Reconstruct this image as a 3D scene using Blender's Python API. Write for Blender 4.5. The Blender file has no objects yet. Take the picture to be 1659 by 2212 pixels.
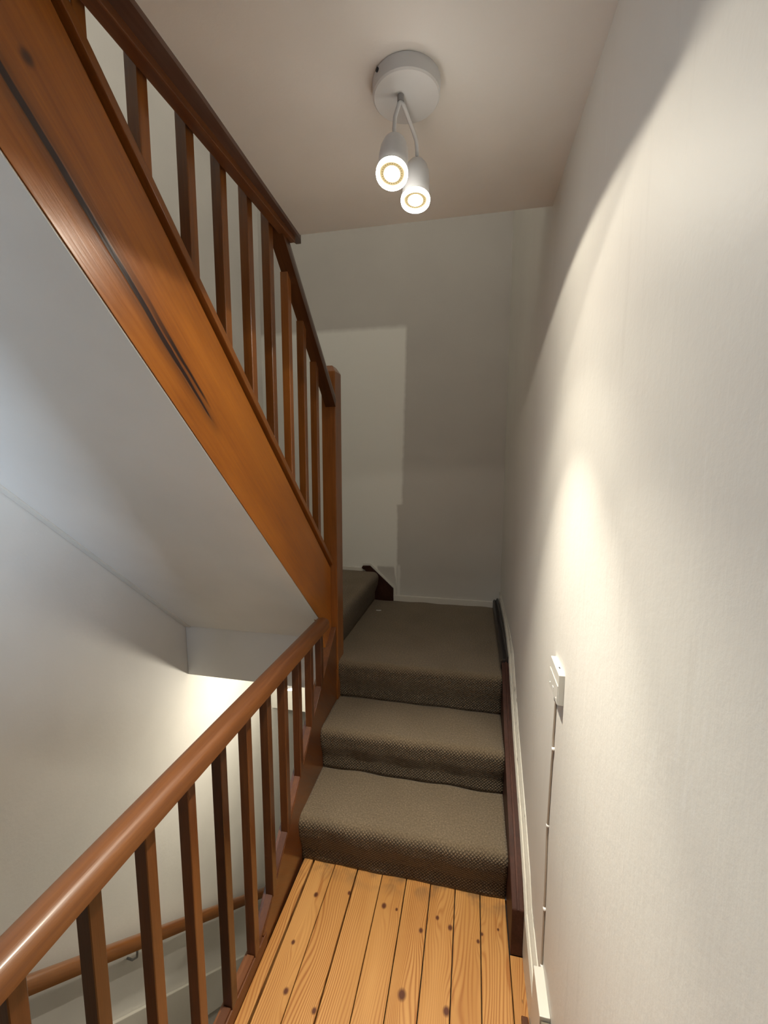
import bpy, bmesh, math, random
from mathutils import Matrix, Vector

random.seed(7)
SC = bpy.context.scene
COL = SC.collection

# ------------------------------------------------------------------ camera
M = ((0.978639, 0.205578, 0.001724),      # camera right
     (0.025903, -0.114980, -0.993030),    # camera down
     (-0.203947, 0.971863, -0.117849))    # camera forward
FPX = 913.35
cam_d = bpy.data.cameras.new('camera')
cam = bpy.data.objects.new('camera', cam_d)
COL.objects.link(cam)
cam_d.sensor_fit = 'VERTICAL'
cam_d.sensor_height = 36.0
cam_d.lens = 36.0 * FPX / 2212.0
cam_d.clip_start = 0.02
r, d, f = [Vector(a).normalized() for a in M]
cam.matrix_world = Matrix(((r.x, -d.x, -f.x, 0), (r.y, -d.y, -f.y, 0), (r.z, -d.z, -f.z, 1.6), (0, 0, 0, 1)))
SC.camera = cam

# ------------------------------------------------------------------ world, exposure
w = bpy.data.worlds.new('world'); SC.world = w; w.use_nodes = True
w.node_tree.nodes['Background'].inputs[0].default_value = (0.6, 0.7, 0.9, 1)
w.node_tree.nodes['Background'].inputs[1].default_value = 0.05
SC.view_settings.view_transform = 'Standard'
SC.view_settings.look = 'None'
SC.view_settings.gamma = 1.0
SC.view_settings.use_curve_mapping = False
SC.view_settings.exposure = 0.35

def light(name, kind, loc, energy, color, aim=None, **kw):
    l = bpy.data.lights.new(name, kind)
    l.energy = energy; l.color = color
    for k, val in kw.items(): setattr(l, k, val)
    o = bpy.data.objects.new(name, l); COL.objects.link(o); o.location = loc
    if aim is not None:
        o.rotation_euler = Vector(aim).to_track_quat('-Z', 'Y').to_euler()
    return o

WARM = (1.0, 0.92, 0.77)
# daylight through the window behind and to the left of the camera
light('window_daylight', 'AREA', (0.10, -2.0, 1.85), 165, (0.62, 0.78, 1.0), aim=(-0.55, 1, 0.02), shape='RECTANGLE', size=0.5, size_y=0.4)
# unseen fill light added over the upper floor to lift the far wall
light('upper_fill_light', 'POINT', (-0.10, 0.5, 4.0), 22, (1.0, 0.95, 0.86), shadow_soft_size=0.2)

# ------------------------------------------------------------------ node helpers
def mat(name):
    m = bpy.data.materials.new(name); m.use_nodes = True
    nt = m.node_tree
    return m, nt, nt.nodes['Principled BSDF']
def nd(nt, t, **kw):
    n = nt.nodes.new(t)
    for k, val in kw.items(): setattr(n, k, val)
    return n
def math_(nt, op, a, b=None, c=None):
    n = nd(nt, 'ShaderNodeMath', operation=op)
    for i, x in enumerate((a, b, c)):
        if x is None: continue
        if isinstance(x, (int, float)): n.inputs[i].default_value = x
        else: nt.links.new(x, n.inputs[i])
    return n.outputs[0]
def mix(nt, fac, a, b, blend='MIX'):
    n = nd(nt, 'ShaderNodeMix', data_type='RGBA', blend_type=blend)
    for i, x in ((0, fac), (6, a), (7, b)):
        if isinstance(x, (int, float)): n.inputs[i].default_value = x
        elif isinstance(x, tuple): n.inputs[i].default_value = (*x, 1)
        else: nt.links.new(x, n.inputs[i])
    return n.outputs[2]
def ramp(nt, fac, stops):
    n = nd(nt, 'ShaderNodeValToRGB')
    e = n.color_ramp.elements
    while len(e) < len(stops): e.new(0.5)
    for i, (p, c) in enumerate(stops):
        e[i].position = p
        e[i].color = (*c, 1) if isinstance(c, tuple) else (c, c, c, 1)
    nt.links.new(fac, n.inputs[0])
    return n.outputs[0]
def noise(nt, vec, scale, detail=3, rough=0.5, dist=0.0):
    n = nd(nt, 'ShaderNodeTexNoise')
    n.inputs['Scale'].default_value = scale
    n.inputs['Detail'].default_value = detail
    n.inputs['Roughness'].default_value = rough
    n.inputs['Distortion'].default_value = dist
    nt.links.new(vec, n.inputs['Vector'])
    return n.outputs['Fac']
def mapping(nt, vec, scale=(1, 1, 1), rot=(0, 0, 0), loc=(0, 0, 0)):
    n = nd(nt, 'ShaderNodeMapping')
    n.inputs['Scale'].default_value = scale
    n.inputs['Rotation'].default_value = rot
    n.inputs['Location'].default_value = loc
    nt.links.new(vec, n.inputs['Vector'])
    return n.outputs[0]
def bump(nt, bsdf, h, strength, dist):
    n = nd(nt, 'ShaderNodeBump')
    n.inputs['Strength'].default_value = strength
    n.inputs['Distance'].default_value = dist
    nt.links.new(h, n.inputs['Height'])
    nt.links.new(n.outputs[0], bsdf.inputs['Normal'])
def obj_vec(nt):
    return nd(nt, 'ShaderNodeTexCoord').outputs['Object']
def rand(nt):
    return nd(nt, 'ShaderNodeObjectInfo').outputs['Random']

# ------------------------------------------------------------------ materials
SLOPE = math.atan(0.95)
def wood(name, axis, dark, mid, lite, rough=0.32, streak=False, coat=0.4):
    m, nt, b = mat(name)
    v = obj_vec(nt)
    if axis == 'y': v2 = mapping(nt, v, rot=(0, 0, -math.pi / 2))
    elif axis == 'z': v2 = mapping(nt, v, rot=(0, math.pi / 2, 0))
    else:  # along the slope of the upper flight: y forward and down
        v2 = mapping(nt, mapping(nt, v, rot=(SLOPE, 0, 0)), rot=(0, 0, -math.pi / 2))
    r_ = rand(nt)
    cx = nd(nt, 'ShaderNodeCombineXYZ')
    nt.links.new(math_(nt, 'MULTIPLY', r_, 9.0), cx.inputs[0])
    nt.links.new(math_(nt, 'MULTIPLY', r_, 5.0), cx.inputs[1])
    add = nd(nt, 'ShaderNodeVectorMath', operation='ADD')
    nt.links.new(v2, add.inputs[0]); nt.links.new(cx.outputs[0], add.inputs[1])
    v3 = add.outputs[0]
    big = noise(nt, mapping(nt, v3, (0.9, 7, 7)), 1.0, 4, 0.6, 0.6)
    fine = noise(nt, mapping(nt, v3, (6, 120, 120)), 1.0, 3, 0.6)
    mott = noise(nt, v3, 5.0, 2)
    fac = math_(nt, 'ADD', math_(nt, 'MULTIPLY', big, 0.7), math_(nt, 'MULTIPLY', fine, 0.3))
    col = ramp(nt, fac, [(0.30, dark), (0.5, mid), (0.72, lite)])
    col = mix(nt, math_(nt, 'MULTIPLY', mott, 0.35), col, dark)
    tone = math_(nt, 'ADD', math_(nt, 'MULTIPLY', r_, 0.5), 0.75)
    tc = nd(nt, 'ShaderNodeCombineXYZ')
    for i in range(3): nt.links.new(tone, tc.inputs[i])
    col = mix(nt, 1.0, col, tc.outputs[0], 'MULTIPLY')
    hgt = fine
    if streak:
        # a dark heartwood streak and a knot in the board, in the board's own plane
        sep = nd(nt, 'ShaderNodeSeparateXYZ'); nt.links.new(v, sep.inputs[0])
        y, z = sep.outputs[1], sep.outputs[2]
        below = math_(nt, 'SUBTRACT', math_(nt, 'ADD', math_(nt, 'MULTIPLY', y, -0.957), 1.103 + 0.957 * 1.96), z)
        wob = math_(nt, 'MULTIPLY', math_(nt, 'SUBTRACT', noise(nt, mapping(nt, v, (0.1, 5, 5)), 1.0, 2), 0.5), 0.02)
        def line(depth, half, y_end, soft):
            q = math_(nt, 'ABSOLUTE', math_(nt, 'SUBTRACT', math_(nt, 'ADD', below, wob), depth))
            taper = math_(nt, 'MULTIPLY', math_(nt, 'SUBTRACT', y_end, y), 6.0)
            n = nd(nt, 'ShaderNodeClamp'); nt.links.new(taper, n.inputs[0])
            h = math_(nt, 'MULTIPLY', n.outputs[0], half)
            e = math_(nt, 'DIVIDE', math_(nt, 'SUBTRACT', math_(nt, 'ADD', h, soft), q), soft)
            n2 = nd(nt, 'ShaderNodeClamp'); nt.links.new(e, n2.inputs[0])
            g = nd(nt, 'ShaderNodeClamp')
            nt.links.new(math_(nt, 'MULTIPLY', math_(nt, 'SUBTRACT', y_end, y), 25.0), g.inputs[0])
            return math_(nt, 'MULTIPLY', n2.outputs[0], g.outputs[0])
        s1 = line(0.297, 0.008, 1.04, 0.006)
        s2 = line(0.272, 0.006, 1.02, 0.008)
        s2 = math_(nt, 'MULTIPLY', s2, ramp(nt, y, [(0.70, 0.0), (0.88, 1.0)]))
        soft = math_(nt, 'MULTIPLY', line(0.30, 0.02, 1.06, 0.03), 0.45)
        ky = math_(nt, 'SUBTRACT', y, 0.588); kz = math_(nt, 'SUBTRACT', z, 2.205)
        kd = math_(nt, 'SQRT', math_(nt, 'ADD', math_(nt, 'MULTIPLY', ky, ky), math_(nt, 'MULTIPLY', kz, kz)))
        kn = ramp(nt, kd, [(0.006, 0.85), (0.014, 0.0)])
        allm = math_(nt, 'MAXIMUM', math_(nt, 'MAXIMUM', s1, s2), math_(nt, 'MAXIMUM', soft, kn))
        col = mix(nt, allm, col, (0.018, 0.006, 0.006))
        hgt = math_(nt, 'SUBTRACT', fine, math_(nt, 'MULTIPLY', s1, 3.0))
    nt.links.new(col, b.inputs['Base Color'])
    rr = math_(nt, 'ADD', math_(nt, 'MULTIPLY', fine, 0.22), rough - 0.1)
    nt.links.new(rr, b.inputs['Roughness'])
    b.inputs['Specular IOR Level'].default_value = 0.5 if coat > 0.1 else 0.15
    b.inputs['Coat Weight'].default_value = coat
    b.inputs['Coat Roughness'].default_value = 0.16
    bump(nt, b, hgt, 0.25, 0.002)
    return m

W_D, W_M, W_L = (0.058, 0.017, 0.006), (0.125, 0.041, 0.011), (0.235, 0.086, 0.021)
wood_y = wood('varnished_wood_lengthwise', 'y', W_D, W_M, W_L, rough=0.45, coat=0.12)
wood_z = wood('varnished_wood_upright', 'z', (0.045, 0.013, 0.005), (0.105, 0.033, 0.009), (0.19, 0.066, 0.017))
wood_s = wood('varnished_wood_sloping', 's', W_D, W_M, W_L)
wood_string = wood('varnished_wood_streaked', 's', (0.17, 0.047, 0.007), (0.33, 0.105, 0.011), (0.45, 0.158, 0.018), streak=True)
wood_rail = wood('varnished_handrail_wood', 'y', (0.085, 0.026, 0.008), (0.19, 0.066, 0.016), (0.32, 0.122, 0.029), rough=0.42, coat=0.2)
wood_newel = wood('varnished_newel_wood', 'z', (0.14, 0.045, 0.011), (0.26, 0.088, 0.018), (0.38, 0.14, 0.03))
wood_cap = wood('varnished_light_wood_sloping', 's', (0.15, 0.045, 0.009), (0.28, 0.095, 0.015), (0.38, 0.14, 0.024))
wood_bal = wood('varnished_light_wood_upright', 'z', (0.13, 0.038, 0.008), (0.27, 0.090, 0.015), (0.40, 0.145, 0.026))
dark_y = wood('dark_stained_wood', 'y', (0.022, 0.009, 0.006), (0.060, 0.023, 0.015), (0.11, 0.045, 0.030), rough=0.5, coat=0.05)
char_y = wood('charcoal_stained_wood', 'y', (0.012, 0.010, 0.010), (0.024, 0.020, 0.020), (0.042, 0.034, 0.033), rough=0.5)
trim_wood = wood('weathered_trim_wood', 'y', (0.045, 0.020, 0.013), (0.09, 0.042, 0.027), (0.15, 0.08, 0.052), rough=0.5)

def paint(name, col, rough=0.6, bstr=0.12, mott=0.05, worn=None):
    m, nt, b = mat(name)
    v = obj_vec(nt)
    n1 = noise(nt, v, 2.2, 3)
    n2 = noise(nt, v, 60, 4, 0.6)
    c2 = tuple(x * (1 - mott * 2) for x in col)
    c = mix(nt, ramp(nt, n1, [(0.35, 0.0), (0.7, 1.0)]), col, c2)
    if worn:
        wv = noise(nt, mapping(nt, v, (130, 10, 10)), 1.0, 4, 0.65)
        c = mix(nt, ramp(nt, wv, [(0.62, 0.0), (0.68, 1.0)]), c, worn)
    nt.links.new(c, b.inputs['Base Color'])
    b.inputs['Roughness'].default_value = rough
    h = math_(nt, 'ADD', math_(nt, 'MULTIPLY', n2, 0.4), math_(nt, 'MULTIPLY', noise(nt, v, 7, 2), 1.6))
    bump(nt, b, h, bstr, 0.01)
    return m

WALL = (0.78, 0.76, 0.71)
wall_paint = paint('white_wall_paint', WALL)
ceil_paint = paint('white_ceiling_paint', (0.91, 0.90, 0.88))
white_gloss = paint('white_gloss_paint', (0.74, 0.71, 0.62), rough=0.35, bstr=0.25, worn=(0.10, 0.075, 0.055))
white_trim = paint('white_trim_paint', (0.72, 0.69, 0.62), rough=0.4)
grey_under = paint('bare_grey_board', (0.20, 0.17, 0.12), rough=0.7)

def right_wall_paint():
    m, nt, b = mat('scuffed_wall_paint')
    v = obj_vec(nt)
    c = mix(nt, ramp(nt, noise(nt, v, 2.0, 3), [(0.35, 0.0), (0.7, 1.0)]), (0.77, 0.75, 0.69), (0.72, 0.69, 0.64))
    # faint upright dribbles and a few thin scratches
    drib = noise(nt, mapping(nt, v, (1, 34, 2.6)), 1.0, 4, 0.6)
    c = mix(nt, math_(nt, 'MULTIPLY', ramp(nt, drib, [(0.60, 0.0), (0.72, 1.0)]), 0.10), c, (0.40, 0.37, 0.33))
    scr = noise(nt, mapping(nt, v, (1, 26, 1.8), rot=(0.62, 0, 0)), 1.0, 2)
    gate = ramp(nt, noise(nt, v, 3.1, 1), [(0.56, 0.0), (0.62, 1.0)])
    line = ramp(nt, math_(nt, 'ABSOLUTE', math_(nt, 'SUBTRACT', scr, 0.5)), [(0.0, 1.0), (0.012, 0.0)])
    c = mix(nt, math_(nt, 'MULTIPLY', math_(nt, 'MULTIPLY', line, gate), 0.35), c, (0.80, 0.79, 0.76))
    nt.links.new(c, b.inputs['Base Color'])
    b.inputs['Roughness'].default_value = 0.55
    h = math_(nt, 'ADD', math_(nt, 'MULTIPLY', noise(nt, v, 60, 4, 0.6), 0.3),
              math_(nt, 'ADD', math_(nt, 'MULTIPLY', noise(nt, mapping(nt, v, (1, 7, 2.2)), 1.0, 2), 1.0), math_(nt, 'MULTIPLY', drib, 0.25)))
    bump(nt, b, h, 0.15, 0.012)
    return m
rwall_paint = right_wall_paint()
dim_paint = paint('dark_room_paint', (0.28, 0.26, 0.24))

def far_wall_tones():
    # far wall: greyer base tone, paler notched rectangle on the left, paler bands by the skirting
    m, nt, b = mat('two_tone_wall')
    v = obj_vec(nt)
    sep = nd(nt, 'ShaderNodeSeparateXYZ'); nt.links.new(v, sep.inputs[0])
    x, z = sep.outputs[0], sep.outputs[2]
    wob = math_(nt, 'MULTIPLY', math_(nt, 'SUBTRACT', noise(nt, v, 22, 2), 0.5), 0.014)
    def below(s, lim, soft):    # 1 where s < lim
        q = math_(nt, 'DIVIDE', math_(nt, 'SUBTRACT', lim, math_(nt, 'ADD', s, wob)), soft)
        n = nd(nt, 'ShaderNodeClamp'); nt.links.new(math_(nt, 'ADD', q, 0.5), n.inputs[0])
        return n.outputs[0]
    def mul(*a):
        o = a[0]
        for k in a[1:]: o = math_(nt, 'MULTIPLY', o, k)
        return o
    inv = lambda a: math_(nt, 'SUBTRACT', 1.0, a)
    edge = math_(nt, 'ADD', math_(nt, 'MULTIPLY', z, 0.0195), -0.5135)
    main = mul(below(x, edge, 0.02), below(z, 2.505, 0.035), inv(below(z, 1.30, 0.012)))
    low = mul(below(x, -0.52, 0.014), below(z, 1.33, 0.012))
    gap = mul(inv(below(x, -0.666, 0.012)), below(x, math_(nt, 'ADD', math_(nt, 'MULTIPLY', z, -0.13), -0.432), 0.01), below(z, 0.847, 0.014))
    pale_mask = math_(nt, 'MAXIMUM', main, mul(low, inv(gap)))
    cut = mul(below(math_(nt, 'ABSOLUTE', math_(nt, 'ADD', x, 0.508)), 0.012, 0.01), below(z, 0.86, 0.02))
    pale_mask = math_(nt, 'MAXIMUM', pale_mask, math_(nt, 'MULTIPLY', cut, 0.6))
    pale_mask = math_(nt, 'MAXIMUM', pale_mask, math_(nt, 'MULTIPLY', below(z, 0.72, 0.2), 0.35))
    grey_tone = mix(nt, ramp(nt, noise(nt, v, 2.2, 3), [(0.35, 0.0), (0.7, 1.0)]), (0.52, 0.495, 0.45), (0.485, 0.46, 0.42))
    c = mix(nt, pale_mask, grey_tone, (0.78, 0.77, 0.71))
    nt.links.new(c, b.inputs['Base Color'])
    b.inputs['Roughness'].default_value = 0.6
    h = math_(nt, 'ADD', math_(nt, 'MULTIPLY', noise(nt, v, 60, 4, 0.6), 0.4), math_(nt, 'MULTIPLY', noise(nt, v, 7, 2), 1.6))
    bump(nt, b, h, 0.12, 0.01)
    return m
back_paint = far_wall_tones()

KNOTS = [(-0.532, 1.314, .010), (-0.276, 1.327, .011), (-0.412, 1.345, .008), (-0.083, 1.327, .008), (-0.135, 1.274, .009),
         (-0.037, 1.304, .010), (0.057, 1.28, .007), (0.07, 1.306, .006), (-0.17, 1.086, .016), (-0.036, 1.075, .013),
         (-0.517, 1.022, .010), (-0.229, 1.324, .006), (-0.416, 0.995, .009), (-0.55, 1.15, .008), (0.125, 1.332, .005), (0.19, 1.08, .012)]
def pine():
    m, nt, b = mat('varnished_pine')
    v = obj_vec(nt)
    sep = nd(nt, 'ShaderNodeSeparateXYZ'); nt.links.new(v, sep.inputs[0])
    x, y = sep.outputs[0], sep.outputs[1]
    r_ = rand(nt)
    ph = None; kmask = None
    for kx, ky, kr in KNOTS:
        dx = math_(nt, 'DIVIDE', math_(nt, 'SUBTRACT', x, kx), kr)
        dy = math_(nt, 'DIVIDE', math_(nt, 'SUBTRACT', y, ky), kr * 1.25)
        d2 = math_(nt, 'ADD', math_(nt, 'MULTIPLY', dx, dx), math_(nt, 'MULTIPLY', dy, dy))
        dyl = math_(nt, 'MULTIPLY', dy, 0.32)
        d2l = math_(nt, 'MULTIPLY', math_(nt, 'ADD', math_(nt, 'MULTIPLY', dx, dx), math_(nt, 'MULTIPLY', dyl, dyl)), -0.22)
        e = math_(nt, 'MULTIPLY', math_(nt, 'EXPONENT', d2l), kr * 2.2)
        ph = e if ph is None else math_(nt, 'ADD', ph, e)
        k = ramp(nt, math_(nt, 'SQRT', d2), [(0.45, 1.0), (0.75, 0.5), (1.1, 0.0)])
        kmask = k if kmask is None else math_(nt, 'MAXIMUM', kmask, k)
    off = nd(nt, 'ShaderNodeCombineXYZ'); nt.links.new(math_(nt, 'MULTIPLY', r_, 11.0), off.inputs[0]); nt.links.new(math_(nt, 'MULTIPLY', r_, 17.0), off.inputs[1])
    va = nd(nt, 'ShaderNodeVectorMath', operation='ADD'); nt.links.new(v, va.inputs[0]); nt.links.new(off.outputs[0], va.inputs[1])
    vv = va.outputs[0]
    warp = math_(nt, 'MULTIPLY', noise(nt, mapping(nt, vv, (6, 1.3, 1)), 1.0, 2, 0.5), 0.12)
    coord = math_(nt, 'ADD', math_(nt, 'ADD', x, ph), warp)
    rings = math_(nt, 'SINE', math_(nt, 'MULTIPLY', coord, 760.0))
    rings = math_(nt, 'ADD', math_(nt, 'MULTIPLY', rings, 0.5), 0.5)
    rings = math_(nt, 'POWER', rings, 2.2)
    fibre = noise(nt, mapping(nt, vv, (150, 5, 1)), 1.0, 3, 0.6)
    tone = noise(nt, mapping(nt, vv, (8, 1.2, 1)), 1.0, 3, 0.55)
    base = ramp(nt, tone, [(0.3, (0.47, 0.220, 0.057)), (0.7, (0.66, 0.355, 0.118))])
    dens = ramp(nt, noise(nt, mapping(nt, vv, (9, 1.6, 1)), 1.0, 2), [(0.33, 0.20), (0.62, 0.85)])
    c = mix(nt, math_(nt, 'MULTIPLY', rings, dens), base, (0.30, 0.095, 0.017))
    c = mix(nt, math_(nt, 'MULTIPLY', fibre, 0.25), c, (0.40, 0.17, 0.045))
    flame = ramp(nt, noise(nt, mapping(nt, vv, (24, 3.2, 1)), 1.0, 1), [(0.70, 0.0), (0.75, 1.0)])
    c = mix(nt, math_(nt, 'MULTIPLY', flame, 0.55), c, (0.30, 0.09, 0.015))
    c = mix(nt, kmask, c, (0.10, 0.028, 0.010))
    # worn dirty varnish close to the foot of the first riser, and scattered specks
    dirt = math_(nt, 'MULTIPLY', ramp(nt, y, [(0.0, 0.0), (1.0, 1.0)]), 1.0)
    near = nd(nt, 'ShaderNodeClamp'); nt.links.new(math_(nt, 'MULTIPLY', math_(nt, 'SUBTRACT', y, 1.36), 12.0), near.inputs[0])
    g = ramp(nt, noise(nt, v, 14, 3), [(0.48, 0.0), (0.62, 1.0)])
    c = mix(nt, math_(nt, 'MULTIPLY', math_(nt, 'MULTIPLY', near.outputs[0], g), 0.65), c, (0.13, 0.085, 0.045))
    sp = ramp(nt, noise(nt, mapping(nt, vv, (60, 22, 1)), 1.0, 2), [(0.74, 0.0), (0.80, 1.0)])
    c = mix(nt, math_(nt, 'MULTIPLY', sp, 0.6), c, (0.10, 0.04, 0.015))
    nt.links.new(c, b.inputs['Base Color'])
    nt.links.new(math_(nt, 'ADD', math_(nt, 'MULTIPLY', fibre, 0.2), 0.36), b.inputs['Roughness'])
    b.inputs['Coat Weight'].default_value = 0.08
    bump(nt, b, math_(nt, 'ADD', rings, math_(nt, 'MULTIPLY', fibre, 0.8)), 0.12, 0.001)
    return m
pine_m = pine()

def carpet():
    m, nt, b = mat('woven_brown_carpet')
    uv = nd(nt, 'ShaderNodeTexCoord').outputs['UV']
    sep = nd(nt, 'ShaderNodeSeparateXYZ'); nt.links.new(uv, sep.inputs[0])
    jit = math_(nt, 'MULTIPLY', math_(nt, 'SUBTRACT', noise(nt, uv, 45, 2), 0.5), 0.009)
    k = math.pi / 0.0135
    u = math_(nt, 'MULTIPLY', math_(nt, 'ADD', sep.outputs[0], jit), k)
    v = math_(nt, 'MULTIPLY', math_(nt, 'ADD', sep.outputs[1], jit), k)
    su, sv = math_(nt, 'SINE', math_(nt, 'ADD', u, v)), math_(nt, 'SINE', math_(nt, 'SUBTRACT', u, v))
    loop = math_(nt, 'ABSOLUTE', math_(nt, 'MULTIPLY', su, sv))
    loop = math_(nt, 'POWER', loop, 0.6)
    fz = noise(nt, uv, 420, 3, 0.7)
    fz2 = noise(nt, uv, 150, 3, 0.7)
    big = noise(nt, uv, 5, 3)
    c = ramp(nt, fz2, [(0.3, (0.115, 0.082, 0.049)), (0.5, (0.195, 0.145, 0.090)), (0.72, (0.35, 0.27, 0.177))])
    # the loops stand open on the risers and are trodden flat and fuzzy on the treads
    gz = nd(nt, 'ShaderNodeSeparateXYZ'); nt.links.new(nd(nt, 'ShaderNodeNewGeometry').outputs['Normal'], gz.inputs[0])
    flat = nd(nt, 'ShaderNodeClamp'); nt.links.new(math_(nt, 'MULTIPLY', math_(nt, 'ABSOLUTE', gz.outputs[2]), 0.93), flat.inputs[0])
    open_ = math_(nt, 'SUBTRACT', 1.0, flat.outputs[0])
    c = mix(nt, math_(nt, 'MULTIPLY', math_(nt, 'MULTIPLY', math_(nt, 'SUBTRACT', 1.0, loop), open_), 1.7), c, (0.034, 0.020, 0.012))
    c = mix(nt, math_(nt, 'MULTIPLY', ramp(nt, loop, [(0.55, 0.0), (0.95, 1.0)]), math_(nt, 'MULTIPLY', open_, 0.55)), c, (0.42, 0.32, 0.205))
    c = mix(nt, math_(nt, 'MULTIPLY', ramp(nt, fz, [(0.35, 0.0), (0.65, 1.0)]), 0.3), c, (0.30, 0.24, 0.16))
    c = mix(nt, math_(nt, 'MULTIPLY', ramp(nt, big, [(0.35, 0.0), (0.7, 1.0)]), 0.25), c, (0.12, 0.088, 0.052))
    nt.links.new(c, b.inputs['Base Color'])
    b.inputs['Roughness'].default_value = 0.95
    b.inputs['Specular IOR Level'].default_value = 0.1
    b.inputs['Sheen Weight'].default_value = 0.15
    h = math_(nt, 'ADD', math_(nt, 'MULTIPLY', loop, math_(nt, 'ADD', math_(nt, 'MULTIPLY', open_, 1.1), 0.02)), math_(nt, 'MULTIPLY', fz, 0.5))
    bump(nt, b, h, 1.0, 0.006)
    return m
carpet_m = carpet()

def plain(name, col, rough=0.4, metal=0.0, spec=0.5):
    m, nt, b = mat(name)
    v = obj_vec(nt)
    c = mix(nt, math_(nt, 'MULTIPLY', noise(nt, v, 30, 3), 0.15), col, tuple(x * 0.7 for x in col))
    nt.links.new(c, b.inputs['Base Color'])
    b.inputs['Roughness'].default_value = rough
    b.inputs['Metallic'].default_value = metal
    b.inputs['Specular IOR Level'].default_value = spec
    return m
lamp_white = plain('white_lamp_enamel', (0.72, 0.73, 0.74), 0.4)
plastic = plain('white_plastic', (0.72, 0.70, 0.64), 0.35)
cable_m = plain('pale_cable_sheath', (0.42, 0.35, 0.28), 0.5)
clip_m = plain('white_cable_clip_plastic', (0.8, 0.78, 0.74), 0.35)
dark_hole = plain('dark_recess', (0.03, 0.03, 0.035), 0.6)
steel = plain('grey_metal', (0.35, 0.35, 0.35), 0.35, 0.8)
black_gap = plain('grimy_gap', (0.02, 0.014, 0.010), 0.9)
paper = plain('white_paper', (0.8, 0.8, 0.76), 0.8)
def glow(name, col, s, base=(0.9, 0.9, 0.85)):
    m, nt, b = mat(name)
    b.inputs['Base Color'].default_value = (*base, 1)
    b.inputs['Emission Color'].default_value = (*col, 1)
    b.inputs['Emission Strength'].default_value = s
    return m
led = glow('lit_lamp_lens', (1.0, 0.90, 0.68), 9.0)
led_rim = glow('glowing_lamp_ring', (1.0, 0.88, 0.66), 0.95, (0.4, 0.38, 0.32))
rim_fill_glow = glow('ceiling_fill_rim', (1.0, 0.94, 0.84), 30.0)  # glow band added around the spot heads to brighten the ceiling
led_bezel = glow('lit_lamp_bezel', (1.0, 0.78, 0.38), 0.42, (0.25, 0.2, 0.11))

# ------------------------------------------------------------------ mesh helpers
def link(name, me, m, parent=None):
    o = bpy.data.objects.new(name, me); COL.objects.link(o)
    if m is not None and not me.materials: me.materials.append(m)
    if parent is not None:
        o.parent = parent
        if parent.type == 'EMPTY': o.matrix_parent_inverse = Matrix.Translation(-parent.location)
    return o
def finish(bm, name, m, parent=None, bev=0.0, seg=2, smooth=False):
    if bev > 0:
        bmesh.ops.bevel(bm, geom=list(bm.edges), offset=bev, segments=seg, affect='EDGES', profile=0.6)
    bmesh.ops.recalc_face_normals(bm, faces=list(bm.faces))
    me = bpy.data.meshes.new(name); bm.to_mesh(me); bm.free()
    if smooth:
        for p in me.polygons: p.use_smooth = True
    return link(name, me, m, parent)
def hexa(bm, p):
    """8 points: bottom loop 0-3, top loop 4-7"""
    v = [bm.verts.new(q) for q in p]
    for f_ in ((3, 2, 1, 0), (4, 5, 6, 7), (0, 1, 5, 4), (1, 2, 6, 5), (2, 3, 7, 6), (3, 0, 4, 7)):
        bm.faces.new([v[i] for i in f_])
def box(name, lo, hi, m, parent=None, bev=0.0, seg=2):
    bm = bmesh.new()
    (a, b_, c), (d_, e, g) = lo, hi
    hexa(bm, [(a, b_, c), (d_, b_, c), (d_, e, c), (a, e, c), (a, b_, g), (d_, b_, g), (d_, e, g), (a, e, g)])
    return finish(bm, name, m, parent, bev, seg)
def prism_x(name, x0, x1, poly, m, parent=None, bev=0.0, dx=None):
    """polygon in (y,z) pushed along x; dx(y) shifts x"""
    bm = bmesh.new()
    s = dx or (lambda y: 0.0)
    A = [bm.verts.new((x0 + s(y), y, z)) for y, z in poly]
    B = [bm.verts.new((x1 + s(y), y, z)) for y, z in poly]
    n = len(poly)
    bm.faces.new(A); bm.faces.new(B[::-1])
    for i in range(n): bm.faces.new([A[i], A[(i + 1) % n], B[(i + 1) % n], B[i]])
    return finish(bm, name, m, parent, bev)
def prism_y(name, y0, y1, poly, m, parent=None, bev=0.0):
    bm = bmesh.new()
    A = [bm.verts.new((x, y0, z)) for x, z in poly]; B = [bm.verts.new((x, y1, z)) for x, z in poly]
    n = len(poly); bm.faces.new(A); bm.faces.new(B[::-1])
    for i in range(n): bm.faces.new([A[i], A[(i + 1) % n], B[(i + 1) % n], B[i]])
    return finish(bm, name, m, parent, bev)
def sweep(name, path, prof, m, parent=None, smooth=True):
    """profile [(x,z)] carried along a path of 3-D points without twisting (x stays x, profile z stays upright)"""
    bm = bmesh.new(); rings = []
    for p in path: rings.append([bm.verts.new((p[0] + a, p[1], p[2] + c)) for a, c in prof])
    n = len(prof)
    for i in range(len(rings) - 1):
        for j in range(n): bm.faces.new([rings[i][j], rings[i][(j + 1) % n], rings[i + 1][(j + 1) % n], rings[i + 1][j]])
    bm.faces.new(rings[0]); bm.faces.new(rings[-1][::-1])
    o = finish(bm, name, m, parent, smooth=True)
    try: o.data.set_sharp_from_angle(angle=math.radians(50))
    except Exception: pass
    return o
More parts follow.
